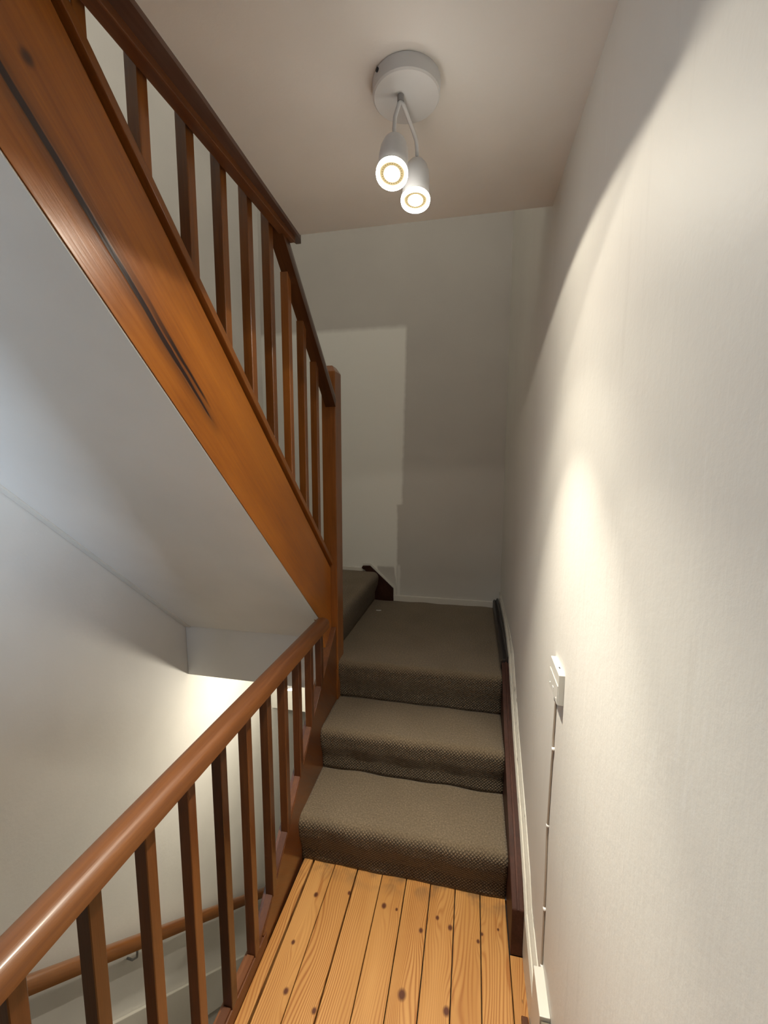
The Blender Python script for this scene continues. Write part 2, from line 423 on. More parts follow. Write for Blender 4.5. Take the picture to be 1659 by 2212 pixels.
def tube(name, pts, rad, m, parent=None, seg=10):
    bm = bmesh.new(); pts = [Vector(p) for p in pts]; rings = []
    for i, p in enumerate(pts):
        t = (pts[min(i + 1, len(pts) - 1)] - pts[max(i - 1, 0)]).normalized()
        a = t.orthogonal().normalized() if i == 0 else (prev - t * prev.dot(t)).normalized()
        prev = a; b_ = t.cross(a)
        rings.append([bm.verts.new(p + (a * math.cos(2 * math.pi * k / seg) + b_ * math.sin(2 * math.pi * k / seg)) * rad) for k in range(seg)])
    for i in range(len(rings) - 1):
        for j in range(seg): bm.faces.new([rings[i][j], rings[i][(j + 1) % seg], rings[i + 1][(j + 1) % seg], rings[i + 1][j]])
    bm.faces.new(rings[0]); bm.faces.new(rings[-1])
    return finish(bm, name, m, parent, smooth=True)
def lathe(name, prof, org, axis, m, parent=None, seg=40, close=True):
    """profile [(radius, distance along axis)]"""
    bm = bmesh.new(); ax = Vector(axis).normalized(); a = ax.orthogonal().normalized(); b_ = ax.cross(a); org = Vector(org); rings = []
    for rr, h in prof:
        if rr < 1e-6: rings.append([bm.verts.new(org + ax * h)])
        else: rings.append([bm.verts.new(org + ax * h + (a * math.cos(2 * math.pi * k / seg) + b_ * math.sin(2 * math.pi * k / seg)) * rr) for k in range(seg)])
    for A, B in zip(rings, rings[1:]):
        for j in range(seg):
            q = [A[j % len(A)], A[(j + 1) % len(A)], B[(j + 1) % len(B)], B[j % len(B)]]
            u = []
            for x in q:
                if x not in u: u.append(x)
            if len(u) > 2: bm.faces.new(u)
    o = finish(bm, name, m, parent)
    for p in o.data.polygons: p.use_smooth = True
    try:
        o.data.set_sharp_from_angle(angle=math.radians(40))
    except Exception: pass
    return o
def thing(name, label, cat, loc, group=None):
    o = bpy.data.objects.new(name, None); COL.objects.link(o); o.location = loc
    o.empty_display_size = 0.1
    o['label'] = label; o['category'] = cat
    if group: o['group'] = group
    return o
def tag(o, label, cat, group=None):
    o['label'] = label; o['category'] = cat
    if group: o['group'] = group
    return o
def struct(o):
    o['kind'] = 'structure'; return o

# ------------------------------------------------------------------ the setting
XL, XR, YF, YB = -1.53, 0.222, -0.9, 2.94      # left wall, right wall, wall behind camera, far wall
ZC, ZTOP, ZLOW = 2.384, 4.6, -2.7
wx = lambda y: 0.222 - (y - 1.0) * 0.0088      # the right wall is a little out of true
# right wall
bm = bmesh.new()
ys = [YF, 0.3, 1.0, 1.6, 2.3, YB + 0.1]
bot = [bm.verts.new((wx(y), y, -0.3)) for y in ys]; top = [bm.verts.new((wx(y), y, ZTOP)) for y in ys]
bo2 = [bm.verts.new((wx(y) + 0.12, y, -0.3)) for y in ys]; to2 = [bm.verts.new((wx(y) + 0.12, y, ZTOP)) for y in ys]
for i in range(len(ys) - 1):
    for q in ((bot[i], bot[i + 1], top[i + 1], top[i]), (bo2[i], bo2[i + 1], to2[i + 1], to2[i]), (bot[i], bot[i + 1], bo2[i + 1], bo2[i]), (top[i], top[i + 1], to2[i + 1], to2[i])): bm.faces.new(q)
bm.faces.new((bot[0], top[0], to2[0], bo2[0])); bm.faces.new((bot[-1], top[-1], to2[-1], bo2[-1]))
struct(finish(bm, 'wall_right', rwall_paint))
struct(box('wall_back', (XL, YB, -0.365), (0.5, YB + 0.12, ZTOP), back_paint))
struct(box('wall_left', (XL - 0.12, YF, ZLOW), (XL, 4.3, ZTOP), wall_paint))
struct(box('wall_end', (XL, 4.2, ZLOW), (0.5, 4.3, -0.365), wall_paint))
struct(box('wall_inner', (-0.56, -0.1, ZLOW), (-0.50, 4.2, -0.27), wall_paint))
# wall behind the camera, with a window in it
bm = bmesh.new()
def addbox(bm, lo, hi):
    (a, b_, c), (d_, e, g) = lo, hi
    hexa(bm, [(a, b_, c), (d_, b_, c), (d_, e, c), (a, e, c), (a, b_, g), (d_, b_, g), (d_, e, g), (a, e, g)])
WX0, WX1, WZ0, WZ1 = -1.30, -0.40, 1.46, 2.30
addbox(bm, (XL - 0.12, YF - 0.1, ZLOW), (WX0, YF, ZTOP)); addbox(bm, (WX1, YF - 0.1, ZLOW), (0.4, YF, ZTOP))
addbox(bm, (WX0, YF - 0.1, ZLOW), (WX1, YF, WZ0)); addbox(bm, (WX0, YF - 0.1, WZ1), (WX1, YF, ZTOP))
struct(finish(bm, 'wall_front', dim_paint))
win = struct(thing('window_1', '', '', ((WX0 + WX1) / 2, YF, WZ0)))
del win['label'], win['category']
for nm, lo, hi in (('window_frame', (WX0, YF - 0.08, WZ0), (WX0 + 0.05, YF - 0.02, WZ1)), ('window_frame', (WX1 - 0.05, YF - 0.08, WZ0), (WX1, YF - 0.02, WZ1)),
                   ('window_frame', (WX0 + 0.05, YF - 0.08, WZ0), (WX1 - 0.05, YF - 0.02, WZ0 + 0.05)), ('window_frame', (WX0 + 0.05, YF - 0.08, WZ1 - 0.05), (WX1 - 0.05, YF - 0.02, WZ1))):
    box(nm, lo, hi, white_trim, win)
struct(box('ceiling', (-0.622, YF, ZC), (0.23, 1.482, ZC + 0.24), ceil_paint))
struct(box('ceiling_upper', (XL - 0.12, YF - 0.1, ZTOP), (0.5, YB + 0.12, ZTOP + 0.1), ceil_paint))
struct(box('ceiling_lower', (XL, YB + 0.12, -0.365), (-0.5, 4.2, -0.26), ceil_paint))
struct(box('floor_lower', (XL - 0.1, -0.2, ZLOW - 0.1), (-0.5, 4.3, ZLOW), grey_under))

# ---- floor boards
fl = struct(box('floor', (-0.645, YF, -0.25), (0.23, 1.46, -0.024), black_gap))
struct(box('floor_landing', (XL, YF, -0.25), (-0.645, -0.1, -0.004), grey_under))
seams = [-0.630, -0.588, -0.4976, -0.405, -0.306, -0.211, -0.118, -0.0256, 0.0656, 0.157, 0.2225]
for i, (a, b_) in enumerate(zip(seams, seams[1:])):
    g0 = 0.0016; g1 = 0.0016
    if i == 0: g1 = 0.004
    if i == 1: g0 = 0.004
    dz = random.uniform(-0.001, 0.001)
    y1 = 1.45 if b_ < 0.2 else 1.262
    sk = 0.004 * (-1 if i < 3 else 0)
    bm = bmesh.new()
    p = [(a + g0, YF, -0.024), (b_ - g1, YF, -0.024), (b_ - g1 + sk * 0.5, y1, -0.024), (a + g0 + sk * 0.5, y1, -0.024)]
    hexa(bm, p + [(q[0], q[1], dz) for q in p])
    finish(bm, 'floorboard', pine_m, fl, bev=0.0012, seg=1)

# ---- trims of the ceiling opening
bm = bmesh.new()
pl = [(-0.652, -0.9), (-0.652, 1.47), (-0.640, 1.515), (-0.622, 1.515), (-0.612, 1.49), (-0.590, 0.9), (-0.568, -0.9)]
A = [bm.verts.new((x, y, ZC - 0.012)) for x, y in pl]; B = [bm.verts.new((x, y, ZC + 0.006 if x > -0.63 else ZC + 0.006)) for x, y in pl]
bm.faces.new(A[::-1]); bm.faces.new(B)
for i in range(len(pl)): bm.faces.new([A[i], A[(i + 1) % len(pl)], B[(i + 1) % len(pl)], B[i]])
# keep the part under the slab thin and hang the outer strip on the slab edge
t1 = struct(finish(bm, 'trim_1', trim_wood))
box('edge_board', (-0.655, -0.9, ZC - 0.03), (-0.624, 1.47, ZC + 0.24), wood_y, t1, bev=0.003)

# ------------------------------------------------------------------ the three steps and the quarter landing
RY = [1.437, 1.705, 1.966]
st = thing('staircase', 'short flight of three steps with varnished brown side string, rising to the quarter landing', 'stairs', (-0.2, 1.44, 0))
def step_prof(th):
    # carpeted profile: list of (y, z) from floor up to back of landing
    p = []
    for k, yk in enumerate(RY):
        z0, z1 = 0.2 * k, 0.2 * (k + 1)
        p += [(yk + th, z0), (yk + th, z1 - 0.03), (yk - 0.02 + th, z1 - 0.03)]
        p += [(yk - 0.02 + th, z1 - th)]
    return p
poly = [(1.46, 0.0)]
for k, yk in enumerate(RY):
    z1 = 0.2 * (k + 1)
    poly += [(yk + 0.02, 0.2 * k + (0.0 if k == 0 else -0.012)), (yk + 0.02, z1 - 0.012)]
poly += [(YB - 0.002, 0.588), (YB - 0.002, 0.42), (1.975, 0.42), (1.975, -0.20), (1.46, -0.20)]
prism_x('carcass', -0.632, 0.158, poly[1:], grey_under, st)
# left (outer) string: upright board whose top edge follows the stair
strT = [(1.11, 0.052), (1.335, 0.250), (1.48, 0.385), (1.62, 0.520), (1.88, 0.735), (1.938, 0.780)]
sx = lambda y: -0.018 * max(0.0, y - 1.1)
prism_x('outer_string', -0.672, -0.634, [(1.11, -0.05)] + strT + [(1.938, 0.2), (1.62, -0.05)], wood_s, st, bev=0.003, dx=sx)
# right string against the wall, dark stained
strR = [(1.262, 0.0), (1.262, 0.168), (1.433, 0.279), (1.561, 0.345), (1.737, 0.440), (1.887, 0.545), (2.02, 0.640)]
prism_x('wall_string', 0.159, 0.198, strR + [(2.03, 0.4), (1.5, 0.0)], dark_y, st, bev=0.004)
# narrow raised bead along the top of the right string
sweep('string_bead', [(0.1785, y - 0.002, z + 0.001) for y, z in strR[1:]], [(-0.004, -0.004), (0.004, -0.004), (0.003, 0.003), (-0.003, 0.003)], dark_y, st)
# quarter landing structure above the lower flight
box('landing_face', (XL + 0.002, 1.968, 0.42), (-0.66, 1.99, 0.80), wall_paint, st)
box('landing_base', (XL + 0.002, 1.992, 0.42), (-0.70, YB - 0.002, 0.788), wall_paint, st)

# ---- carpet
cp = thing('stair_carpet', 'dark brown woven loop carpet fitted over the three steps and quarter landing', 'carpet', (-0.2, 1.44, 0.0))
def carpet_sheet(name, prof, x0, x1, seed, nx=60, xl=None, parent=cp):
    rnd = random.Random(seed)
    # densify the profile
    P = [Vector((a, b_)) for a, b_ in prof]
    pts = [P[0]]
    for a, b_ in zip(P, P[1:]):
        n = max(1, int((b_ - a).length / 0.012))
        pts += [a.lerp(b_, (k + 1) / n) for k in range(n)]
    arc = [0.0]
    for a, b_ in zip(pts, pts[1:]): arc.append(arc[-1] + (b_ - a).length)
    bm = bmesh.new(); uvl = bm.loops.layers.uv.new('UVMap'); grid = []
    ph = [rnd.uniform(0, 6.28) for _ in range(6)]
    for j, p in enumerate(pts):
        row = []
        t = (pts[min(j + 1, len(pts) - 1)] - pts[max(j - 1, 0)]).normalized(); nrm = Vector((-t.y, t.x))
        for i in range(nx + 1):
            s = i / nx
            xa = x0 if xl is None else xl(p)
            x = xa + (x1 - xa) * s
            wv = 0.0015 * (math.sin(x * 17 + ph[0] + arc[j] * 5) + math.sin(x * 31 + arc[j] * 23 + ph[1]))
            row.append(bm.verts.new((x, p.x + nrm.x * wv, p.y + nrm.y * wv)))
        grid.append(row)
    for j in range(len(pts) - 1):
        for i in range(nx):
            fc = bm.faces.new([grid[j][i], grid[j][i + 1], grid[j + 1][i + 1], grid[j + 1][i]])
            for lp, (a, b_) in zip(fc.loops, ((j, i), (j, i + 1), (j + 1, i + 1), (j + 1, i))):
                lp[uvl].uv = (grid[a][b_].co.x, arc[a] + seed * 0.37)
    me = bpy.data.meshes.new(name); bm.to_mesh(me); bm.free()
    for p in me.polygons: p.use_smooth = True
    o = link(name, me, carpet_m, parent)
    so = o.modifiers.new('pile', 'SOLIDIFY'); so.thickness = 0.008; so.offset = -1
    return o
def nose(yk, z0, z1, yend, last=False):
    R_ = 0.034; ya = yk - 0.024
    p = [(yk + 0.004, z0 + 0.001), (yk + 0.002, z0 + 0.06), (ya + 0.006, z0 + 0.12)]
    cyy, czz = ya + R_, z1 - R_
    for k in range(9):
        a = math.pi - k * (math.pi / 2) / 8
        p.append((cyy + R_ * math.cos(a), czz + R_ * math.sin(a)))
    p += [(yend, z1 - 0.001)]
    return p
cl = lambda p: -0.652 - 0.010 * max(0, p.x - 1.4) + 0.006 * 0
cl2 = lambda p: -0.646 - 0.004 * (p.x - 1.4)
carpet_sheet('step_covering', nose(RY[0], 0.0, 0.2, RY[1] + 0.01), 0, 0.158, 1, xl=cl2)
carpet_sheet('step_covering', nose(RY[1], 0.2, 0.4, RY[2] + 0.01), 0, 0.158, 2, xl=cl2)
carpet_sheet('landing_covering', nose(RY[2], 0.4, 0.6, YB - 0.004), 0, 0.158, 3, nx=70, xl=lambda p: -0.646 if p.x < 2.02 else -0.70)
# the next, winding step: its riser runs away from the newel, its tread fills the corner
def nose_x(xk, z0, z1, xend):
    return [(-(xk) + 0.004, z0)] if False else None
def winder():
    prof = nose(0.0, 0.6, 0.8, 0.8)
    bm = bmesh.new(); uvl = bm.loops.layers.uv.new('UVMap'); grid = []; arc = [0.0]
    pts = [Vector((a, b_)) for a, b_ in prof]; dense = [pts[0]]
    for a, b_ in zip(pts, pts[1:]):
        n = max(1, int((b_ - a).length / 0.02)); dense += [a.lerp(b_, (k + 1) / n) for k in range(n)]
    for a, b_ in zip(dense, dense[1:]): arc.append(arc[-1] + (b_ - a).length)
    ny = 40
    for j, p in enumerate(dense):
        row = []
        for i in range(ny + 1):
            y = 2.02 + (YB - 0.006 - 2.02) * i / ny
            x = -0.690 - p.x + 0.012 * (y - 2.4)
            row.append(bm.verts.new((max(x, XL + 0.01), y, p.y + 0.0015 * math.sin(y * 21 + p.x * 9))))
        grid.append(row)
    for j in range(len(dense) - 1):
        for i in range(ny):
            fc = bm.faces.new([grid[j][i], grid[j + 1][i], grid[j + 1][i + 1], grid[j][i + 1]])
            for lp, (a, b_) in zip(fc.loops, ((j, i), (j + 1, i), (j + 1, i + 1), (j, i + 1))): lp[uvl].uv = (grid[a][b_].co.y, arc[a] + 3.3)
    me = bpy.data.meshes.new('winder_covering'); bm.to_mesh(me); bm.free()
    for p in me.polygons: p.use_smooth = True
    o = link('winder_covering', me, carpet_m, cp)
    so = o.modifiers.new('pile', 'SOLIDIFY'); so.thickness = 0.008; so.offset = -1 
winder()
bm = bmesh.new(); addbox(bm, (-0.618, 2.690, 0.6015), (-0.592, 2.696, 0.6045)); addbox(bm, (-0.600, 2.694, 0.6015), (-0.585, 2.700, 0.604))
tag(finish(bm, 'paper_scrap', paper), 'tiny white scrap of paper lying on the carpet of the quarter landing', 'scrap')

# ---- skirtings
struct(prism_y('baseboard_right', 2.03, YB - 0.004, [(0.156, 0.59), (0.156, 0.640), (0.164, 0.655), (0.176, 0.648), (0.182, 0.664), (0.192, 0.662), (0.197, 0.59)], char_y))
# white worn moulding between string and wall
wp = [(0.95, 0.10), (1.06, 0.115), (1.255, 0.168), (1.311, 0.226), (1.433, 0.305), (1.561, 0.372), (1.737, 0.467), (1.887, 0.570), (2.02, 0.668), (2.2, 0.690), (2.5, 0.690), (YB - 0.002, 0.690)]
bm = bmesh.new(); rings = []
for y, z in wp:
    xr = wx(y) - 0.0005; xl_ = xr - (0.022 if y < 2.03 else max(0.006, 0.022 - (y - 2.03) * 0.03))
    rings.append([bm.verts.new(q) for q in ((xl_, y, z - 0.16), (xl_, y, z - 0.008), (xl_ + 0.005, y, z + 0.002), (xl_ + 0.009, y, z + 0.001), (xl_ + 0.011, y, z + 0.012), (xr - 0.003, y, z + 0.026), (xr, y, z + 0.026), (xr, y, z - 0.16))])
for A, B in zip(rings, rings[1:]):
    for j in range(8): bm.faces.new([A[j], A[(j + 1) % 8], B[(j + 1) % 8], B[j]])
bm.faces.new(rings[0]); bm.faces.new(rings[-1][::-1])
struct(finish(bm, 'trim_2', white_gloss))
struct(box('trim_3', (0.196, 0.955, 0.0), (0.2218, 1.065, 0.235), white_trim, bev=0.002))
struct(box('trim_4', (0.199, YF, 0.0), (0.2225, 0.953, 0.225), grey_under, bev=0.002))
struct(box('trim_5', (0.176, YF, 0.0), (0.195, 1.10, 0.016), wood_y, bev=0.003))
struct(box('baseboard_back', (-0.545, YB - 0.016, 0.595), (0.20, YB - 0.001, 0.640), white_trim, bev=0.003))
struct(box('trim_6', (XL + 0.002, YB - 0.014, 0.795), (-0.77, YB - 0.001, 0.832), white_trim, bev=0.003))
bp = [(-0.778, 0.83), (-0.772, 0.845), (-0.716, 0.848), (-0.545, 0.690), (-0.541, 0.592), (-0.75, 0.592), (-0.735, 0.78), (-0.752, 0.815)]
struct(prism_y('trim_7', YB - 0.022, YB - 0.001, bp, dark_y))
struct(prism_y('trim_8', YB - 0.014, YB - 0.001, [(-0.772, 0.849), (-0.768, 0.864), (-0.712, 0.866), (-0.530, 0.695), (-0.530, 0.640), (-0.543, 0.640), (-0.543, 0.692), (-0.716, 0.850)], white_trim))

# ------------------------------------------------------------------ newel post
nw = thing('newel_post', 'square varnished brown newel post with chamfered top at the corner of the stairs', 'newel post', (-0.676, 1.985, 0.35))
bm = bmesh.new()
def ring(z, i): return [bm.verts.new((x, y, z)) for x, y in ((-0.710 + i, 1.940 + i), (-0.642 - i, 1.940 + i), (-0.642 - i, 2.032 - i), (-0.710 + i, 2.032 - i))]
rs = [ring(0.34, 0), ring(2.020, 0), ring(2.046, 0.016), ring(2.050, 0.02)]
for A, B in zip(rs, rs[1:]):
    for j in range(4): bm.faces.new([A[j], A[(j + 1) % 4], B[(j + 1) % 4], B[j]])
bm.faces.new(rs[0][::-1]); bm.faces.new(rs[-1])
finish(bm, 'post', wood_newel, nw, bev=0.003)
# pale edging strip where the post meets the second tread
box('edge_strip', (-0.656, 1.930, 0.40), (-0.640, 1.939, 0.56), wood_newel, nw, bev=0.002)

# ------------------------------------------------------------------ lower balustrade
lb = thing('balustrade', 'lower varnished balustrade with level handrail beside the floorboards and stairwell', 'balustrade', (-0.647, 0.9, 0.0))
RX0, RX1, RZ0, RZ1 = -0.677, -0.614, 0.860, 0.904
def rail_prof(x0, x1, z0, z1):
    c = 0.5 * (x0 + x1); wv = (x1 - x0) / 2; h = z1 - z0
    return [(x0, z0), (x1, z0), (x1, z0 + h * 0.62), (x1 - 0.006, z0 + h * 0.86), (c + wv * 0.45, z0 + h * 0.98), (c, z1 + 0.002), (c - wv * 0.45, z0 + h * 0.98), (x0 + 0.006, z0 + h * 0.86), (x0, z0 + h * 0.62)]
# lower rail turns slightly upward into the string above
hr = sweep('handrail', [(0, y, 0) for y in (0.06, 0.5, 1.0, 1.4, 1.735)], rail_prof(RX0, RX1, RZ0, RZ1), wood_rail, lb)
prism_x('base_rail', -0.668, -0.629, [(0.02, -0.10), (0.02, 0.045), (1.128, 0.045), (1.128, -0.10)], wood_y, lb, bev=0.003, dx=lambda y: -0.012 * max(0, y - 0.9))
def zfoot(y):
    if y < 1.11: return 0.046
    pts = strT
    for (a, za), (b_, zb) in zip(pts, pts[1:]):
        if a <= y <= b_: return za + (zb - za) * (y - a) / (b_ - a)
    return pts[-1][1]
bys = [0.134, 0.265, 0.396, 0.527, 0.658, 0.789, 0.920, 1.051, 1.182, 1.313, 1.444, 1.575, 1.703]
def baluster_mesh(x0, x1, y0, y1, za, zb, zc, zd, parent, m=None):
    """foot follows za (front) zb (back); head zc (front) zd (back)"""
    bm = bmesh.new()
    hexa(bm, [(x0, y0, za), (x1, y0, za), (x1, y1, zb), (x0, y1, zb), (x0, y0, zc), (x1, y0, zc), (x1, y1, zd), (x0, y1, zd)])
    return finish(bm, 'baluster', m or wood_z, parent, bev=0.0016, seg=1)
for y in bys:
    s = sx(y)
    baluster_mesh(-0.662 + s, -0.632 + s, y, y + 0.028, zfoot(y) - 0.002, zfoot(y + 0.028) - 0.002, RZ0 + 0.003, RZ0 + 0.003, lb)
# fillets let into the base rail between the feet
for a, b_ in zip(bys[:-1], bys[1:]):
    y0, y1 = a + 0.029, b_ - 0.001
    s = sx(0.5 * (y0 + y1))
    bm = bmesh.new()
    z0, z1 = zfoot(y0), zfoot(y1)
    p = [(-0.660 + s, y0, z0 - 0.004), (-0.636 + s, y0, z0 - 0.004), (-0.636 + s, y1, z1 - 0.004), (-0.660 + s, y1, z1 - 0.004)]
    hexa(bm, p + [(q[0], q[1], q[2] + 0.012) for q in p])
    finish(bm, 'fillet', wood_y, lb, bev=0.001, seg=1)

# ------------------------------------------------------------------ upper flight: string, soffit and steps
zt = lambda y: 1.103 + 0.957 * (1.96 - y)
zb = lambda y: 0.870 + 0.940 * (1.786 - y)
us = thing('upper_staircase', 'upper flight with a deep glossy orange-brown string and white plastered underside', 'stairs', (-0.9, 1.94, 0.8))
YT = -0.55
bm = bmesh.new()
prism_x('string', -0.706, -0.675, [(YT, zt(YT) - 0.042), (1.939, zt(1.939) - 0.042), (1.939, 0.69), (1.845, 0.71), (1.80, zb(1.80) + 0.004), (YT, zb(YT) + 0.004)], wood_string, us, bev=0.003)
prism_x('string_cap', -0.708, -0.664, [(YT, zt(YT) - 0.028), (1.939, zt(1.939) - 0.028), (1.939, zt(1.939)), (YT, zt(YT))], wood_cap, us, bev=0.002)
prism_x('plaster_edge', -0.708, -0.678, [(YT, zb(YT) - 0.002), (1.78, zb(1.78) - 0.002), (1.78, zb(1.78) + 0.002), (YT, zb(YT) + 0.002)], wall_paint, us)
prism_x('groove', -0.706, -0.686, [(YT, zt(YT) - 0.041), (1.939, zt(1.939) - 0.041), (1.939, zt(1.939) - 0.029), (YT, zt(YT) - 0.029)], dark_y, us)
prism_x('soffit', XL + 0.001, -0.707, [(YT, zb(YT) - 0.002), (1.960, zb(1.960) - 0.002), (1.960, zb(1.960) + 0.03), (YT, zb(YT) + 0.03)], wall_paint, us)
prism_x('cover_strip', XL + 0.001, XL + 0.034, [(YT, zb(YT) - 0.010), (1.962, zb(1.962) - 0.010), (1.962, zb(1.962) + 0.003), (YT, zb(YT) + 0.003)], white_trim, us, bev=0.004)
# carpeted steps of the upper flight (above the soffit)
poly = [(1.955, zb(1.955) + 0.032)]
y, z = 1.955, 0.8
while y > -0.45:
    poly += [(y, z + 0.2)]; z += 0.2
    y -= 0.2105; poly += [(y, z)]
poly += [(y, zb(y) + 0.032)]
prism_x('step_block', XL + 0.001, -0.709, poly, carpet_m, us)

# ------------------------------------------------------------------ upper balustrade
ub = thing('balustrade', 'upper balustrade with sloping dark handrail, standing on the deep string up to the ceiling', 'balustrade', (-0.665, 1.3, 1.7))
hz = lambda y: 2.125 - 0.93 * (y - 1.65)
pth = [(0, y, hz(y)) for y in (-0.3, 0.5, 1.0, 1.5, 1.939)]
sweep('handrail', pth, [(-0.690, 0.0), (-0.640, 0.0), (-0.638, 0.03), (-0.642, 0.056), (-0.652, 0.066), (-0.678, 0.066), (-0.688, 0.056), (-0.692, 0.03)], wood_s, ub)
for y in [0.40, 0.53, 0.665, 0.805, 0.951, 1.086, 1.221, 1.356, 1.491, 1.626, 1.760]:
    baluster_mesh(-0.695, -0.6655, y, y + 0.028, zt(y) - 0.002, zt(y + 0.028) - 0.002, hz(y) + 0.003, hz(y + 0.028) + 0.003, ub, wood_bal)

# ------------------------------------------------------------------ ceiling lamp with two spot heads
cl_ = thing('ceiling_light', 'round white ceiling light with two lit spot heads on bent arms', 'ceiling light', (-0.157, 0.968, ZC))
lathe('canopy', [(0, 0), (0.070, 0), (0.071, 0.004), (0.070, 0.027), (0.067, 0.030), (0, 0.030)], (-0.157, 0.968, ZC - 0.0005), (0, 0, -1), lamp_white, cl_, seg=56)
lathe('screw', [(0, 0), (0.004, 0), (0.004, 0.003), (0, 0.003)], (-0.157 - 0.05, 0.968 - 0.0495, ZC - 0.008), (-0.7, -0.7, 0), dark_hole, cl_, seg=12)
lathe('swivel', [(0, 0), (0.007, 0), (0.007, 0.012), (0, 0.012)], (-0.167, 0.957, ZC - 0.030), (0, 0, -1), steel, cl_, seg=16)
def head(c, n, top, bend):
    c = Vector(c); n = Vector(n).normalized()
    hd = lathe('spot_head', [(0.0, -0.098), (0.009, -0.098), (0.011, -0.096), (0.017, -0.091), (0.0245, -0.080), (0.029, -0.064), (0.0305, -0.045), (0.0305, -0.014), (0.0305, 0.0), (0.0285, 0.0), (0.0285, -0.008), (0.0, -0.008)], c, n, lamp_white, cl_, seg=48)
    lathe('lamp_ring', [(0.0245, -0.006), (0.0318, -0.006), (0.0325, 0.003), (0.030, 0.006), (0.0262, 0.004), (0.0245, -0.002)], c, n, led_rim, hd, seg=48)
    lathe('rim_fill_glow', [(0.0319, -0.0050), (0.0329, -0.0035), (0.0331, 0.0015), (0.0322, 0.0048)], c, n, rim_fill_glow, hd, seg=48)
    lathe('bezel', [(0.0170, 0.0), (0.0246, -0.0022), (0.0246, -0.005), (0.0170, -0.005)], c, n, led_bezel, hd, seg=40)
    lathe('lens', [(0.0, 0.0022), (0.010, 0.0018), (0.0170, 0.0), (0.0170, -0.0045), (0.0, -0.0045)], c, n, led, hd, seg=40)
    ax = n; a_ = ax.orthogonal().normalized(); b2 = ax.cross(a_)
    bm = bmesh.new()
    for k in range(26):
        t = 2 * math.pi * k / 26
        ctr = c + (a_ * math.cos(t) + b2 * math.sin(t)) * 0.0206 + ax * (-0.0006)
        bmesh.ops.create_icosphere(bm, subdivisions=1, radius=0.0008, matrix=Matrix.Translation(ctr))
    finish(bm, 'vent_holes', dark_hole, hd)
    tube('arm', [*bend, c - n * 0.097], 0.0042, lamp_white, cl_)
    lathe('grub_screw', [(0, 0), (0.003, 0), (0.003, 0.002), (0, 0.002)], c - n * 0.098 + Vector((0, -0.0045, 0.002)), (0, -1, 0.1), dark_hole, cl_, seg=10)
    return hd
n1 = (0.0, -0.36, -0.93); n2 = (0.0, -0.20, -0.98)
L1 = Vector((-0.180, 0.932, 2.190)); L2 = Vector((-0.1445, 1.030, 2.190))
head(L1, n1, None, [(-0.167, 0.957, ZC - 0.040), (-0.170, 0.957, 2.338), (-0.180, 0.964, 2.320), (-0.1825, 0.967, 2.30)])
head(L2, n2, None, [(-0.167, 0.957, ZC - 0.040), (-0.162, 0.966, 2.340), (-0.150, 1.028, 2.331), (-0.1455, 1.044, 2.322), (-0.1445, 1.049, 2.305)])
def spot(name, loc, n, watts, cut, soft=0.016):
    # reflector lamp: bright core, weak wide spill, then the shade's rim cuts it off
    o = light(name, 'SPOT', Vector(loc) + Vector(n).normalized() * 0.012, watts, WARM, aim=n, spot_size=math.radians(min(179, 2 * cut + 8)), spot_blend=0.0, shadow_soft_size=soft)
    l = o.data; l.use_nodes = True; nt = l.node_tree
    em = nt.nodes['Emission']
    sep = nd(nt, 'ShaderNodeSeparateXYZ'); nt.links.new(nd(nt, 'ShaderNodeTexCoord').outputs['Normal'], sep.inputs[0])
    c = math_(nt, 'ABSOLUTE', sep.outputs[2])
    C = lambda a: math.cos(math.radians(a))
    g = ramp(nt, c, [(C(cut + 1.2), 0.0), (C(cut - 1.2), SPILL[0]), (C(62), SPILL[1]), (C(52), SPILL[2]), (C(43), SPILL[3]), (C(32), SPILL[4]), (C(18), 0.93), (1.0, 1.0)])
    nt.links.new(g, em.inputs['Strength'])
    return o
SPILL = (0.043, 0.047, 0.058, 0.080, 0.19)
spot('spot_beam', L1, n1, 52, 66)
spot('spot_beam', L2, (0.03, -0.05, -1), 112, 74.5)

# ------------------------------------------------------------------ lamp of the lower landing
ll = thing('downstairs_light', 'lit white spotlight under the quarter landing, glaring between the lower balusters', 'spotlight', (-0.985, 2.08, 0.42))
lathe('canopy', [(0, 0), (0.04, 0), (0.04, 0.012), (0.036, 0.014), (0, 0.014)], (-0.985, 2.13, 0.4195), (0, 0, -1), lamp_white, ll)
c3 = Vector((-0.975, 2.105, 0.318)); n3 = Vector((0.30, -0.62, -0.72)).normalized()
tube('arm', [(-0.985, 2.13, 0.406), (-0.985, 2.135, 0.39), c3 - n3 * 0.05], 0.004, lamp_white, ll)
hd3 = lathe('spot_head', [(0.0, -0.055), (0.015, -0.053), (0.025, -0.042), (0.03, -0.02), (0.03, 0.0), (0.027, 0.0), (0.027, -0.006), (0, -0.006)], c3, n3, lamp_white, ll)
lathe('lens', [(0.0, 0.003), (0.016, 0.002), (0.026, -0.002), (0.026, -0.005), (0, -0.005)], c3, n3, led, hd3)
light('downstairs_beam', 'POINT', (-1.0, 2.28, 0.16), 13, WARM, shadow_soft_size=0.03)

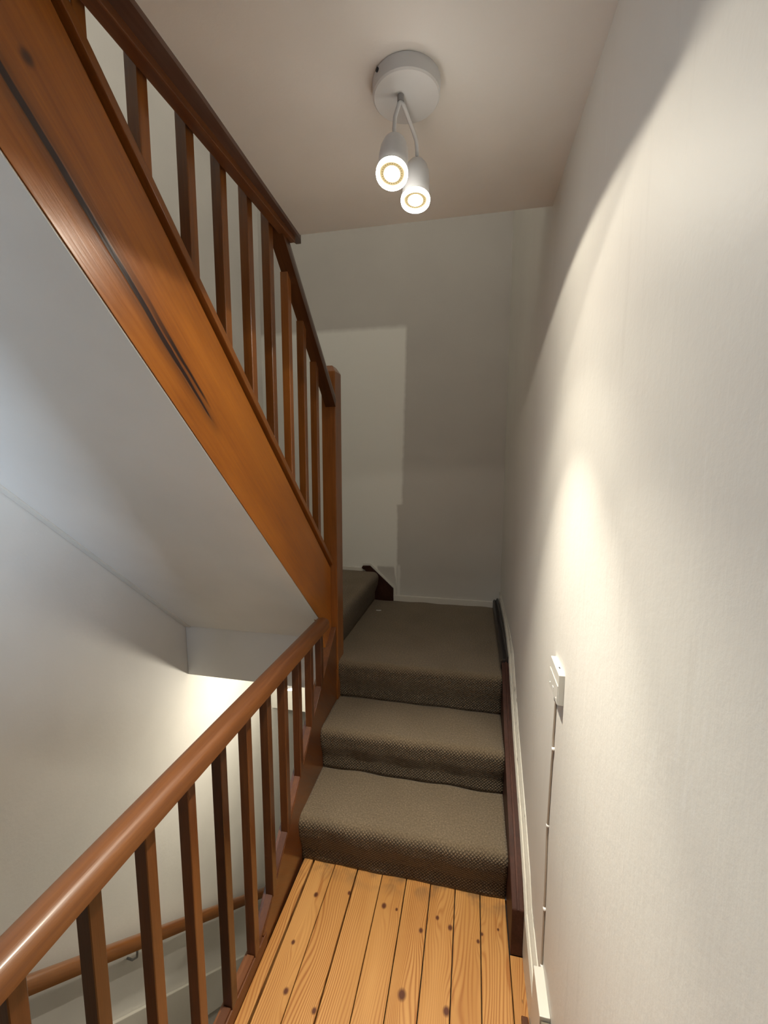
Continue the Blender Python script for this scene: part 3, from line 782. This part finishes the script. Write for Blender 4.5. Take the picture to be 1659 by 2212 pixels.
# ------------------------------------------------------------------ phone socket and its cable on the right wall
ps = thing('phone_socket', 'white plastic telephone socket box mounted low on the right wall', 'socket', (0.222, 1.05, 1.03))
xo = 0.2085
box('body', (xo, 1.000, 1.030), (wx(1.05) + 0.001, 1.105, 1.105), plastic, ps, bev=0.0015)
box('cover_plate', (xo - 0.0016, 1.002, 1.031), (xo - 0.0002, 1.103, 1.077), plastic, ps, bev=0.0005, seg=1)
box('port', (xo - 0.0022, 1.046, 1.040), (xo - 0.0012, 1.058, 1.050), clip_m, ps)
lathe('screw', [(0, 0), (0.0028, 0), (0.002, 0.0012), (0, 0.0014)], (xo - 0.0012, 1.016, 1.040), (-1, 0, 0), clip_m, ps, seg=12)
lathe('screw', [(0, 0), (0.0028, 0), (0.002, 0.0012), (0, 0.0014)], (xo - 0.0012, 1.092, 1.040), (-1, 0, 0), clip_m, ps, seg=12)
box('slot', (wx(1.05) - 0.006, 1.035, 1.1045), (wx(1.05) - 0.003, 1.043, 1.1058), dark_hole, ps)
cb = thing('cable', 'thin pale telephone cable clipped down the right wall from the socket to the skirting', 'cable', (0.221, 1.07, 0.2))
cpts = [(1.066, 1.032), (1.069, 0.984), (1.074, 0.90), (1.071, 0.872), (1.077, 0.825), (1.083, 0.72), (1.086, 0.65), (1.089, 0.616), (1.080, 0.52), (1.075, 0.43), (1.073, 0.33), (1.071, 0.25), (1.069, 0.205)]
dense = []
for a, b_ in zip(cpts, cpts[1:]):
    for k in range(4): dense.append((a[0] + (b_[0] - a[0]) * k / 4, a[1] + (b_[1] - a[1]) * k / 4))
dense.append(cpts[-1])
tube('sheath', [(wx(y) - 0.0030, y, z) for y, z in dense], 0.0028, cable_m, cb, seg=8)
for y, z in ((1.071, 0.872), (1.088, 0.64), (1.074, 0.405), (1.070, 0.232)):
    lathe('cable_clip', [(0.0, 0), (0.0048, 0), (0.0052, 0.003), (0.004, 0.0065), (0, 0.007)], (wx(y) - 0.0002, y - 0.001, z), (-1, 0, 0), clip_m, cb, seg=12)

# ------------------------------------------------------------------ handrail on the left wall of the lower flight
wr = thing('wall_handrail', 'varnished brown handrail sloping down the white left wall of the lower stairwell', 'handrail', (-1.46, 1.0, -0.2))
rz = lambda y: -0.168 - 0.888 * (y - 0.982)
sweep('rail', [(0, y, rz(y)) for y in (-0.1, 0.8, 1.6, 2.4, 2.9)], [(-1.490, -0.070), (-1.448, -0.070), (-1.444, -0.05), (-1.446, -0.016), (-1.456, -0.002), (-1.472, 0.0), (-1.486, -0.006), (-1.492, -0.03)], wood_cap, wr)
for y in (0.35, 1.44, 2.5):
    tube('bracket', [(XL, y, rz(y) - 0.14), (XL + 0.03, y, rz(y) - 0.142), (XL + 0.055, y, rz(y) - 0.12), (XL + 0.062, y, rz(y) - 0.068)], 0.005, steel, wr, seg=10)

# ------------------------------------------------------------------ lower flight
lf = thing('lower_staircase', 'flight running down the stairwell on the left, with white painted wall string', 'stairs', (-1.05, 0.0, -0.2))
ny = lambda y: -0.91 - 0.97 * (y - 1.339)
prism_x('wall_string', XL + 0.001, XL + 0.022, [(-0.1, ny(-0.1)), (2.9, ny(2.9)), (2.9, ny(2.9) - 0.28), (-0.1, ny(-0.1) - 0.28)], white_trim, lf, bev=0.003)
poly = []
y, z = -0.08, -0.24
while z > -2.6:
    poly += [(y, z)]; y += 0.208; poly += [(y, z)]; z -= 0.2
poly += [(y, -2.69), (-0.08, -2.69)]
prism_x('step_block', XL + 0.023, -0.562, poly, carpet_m, lf)
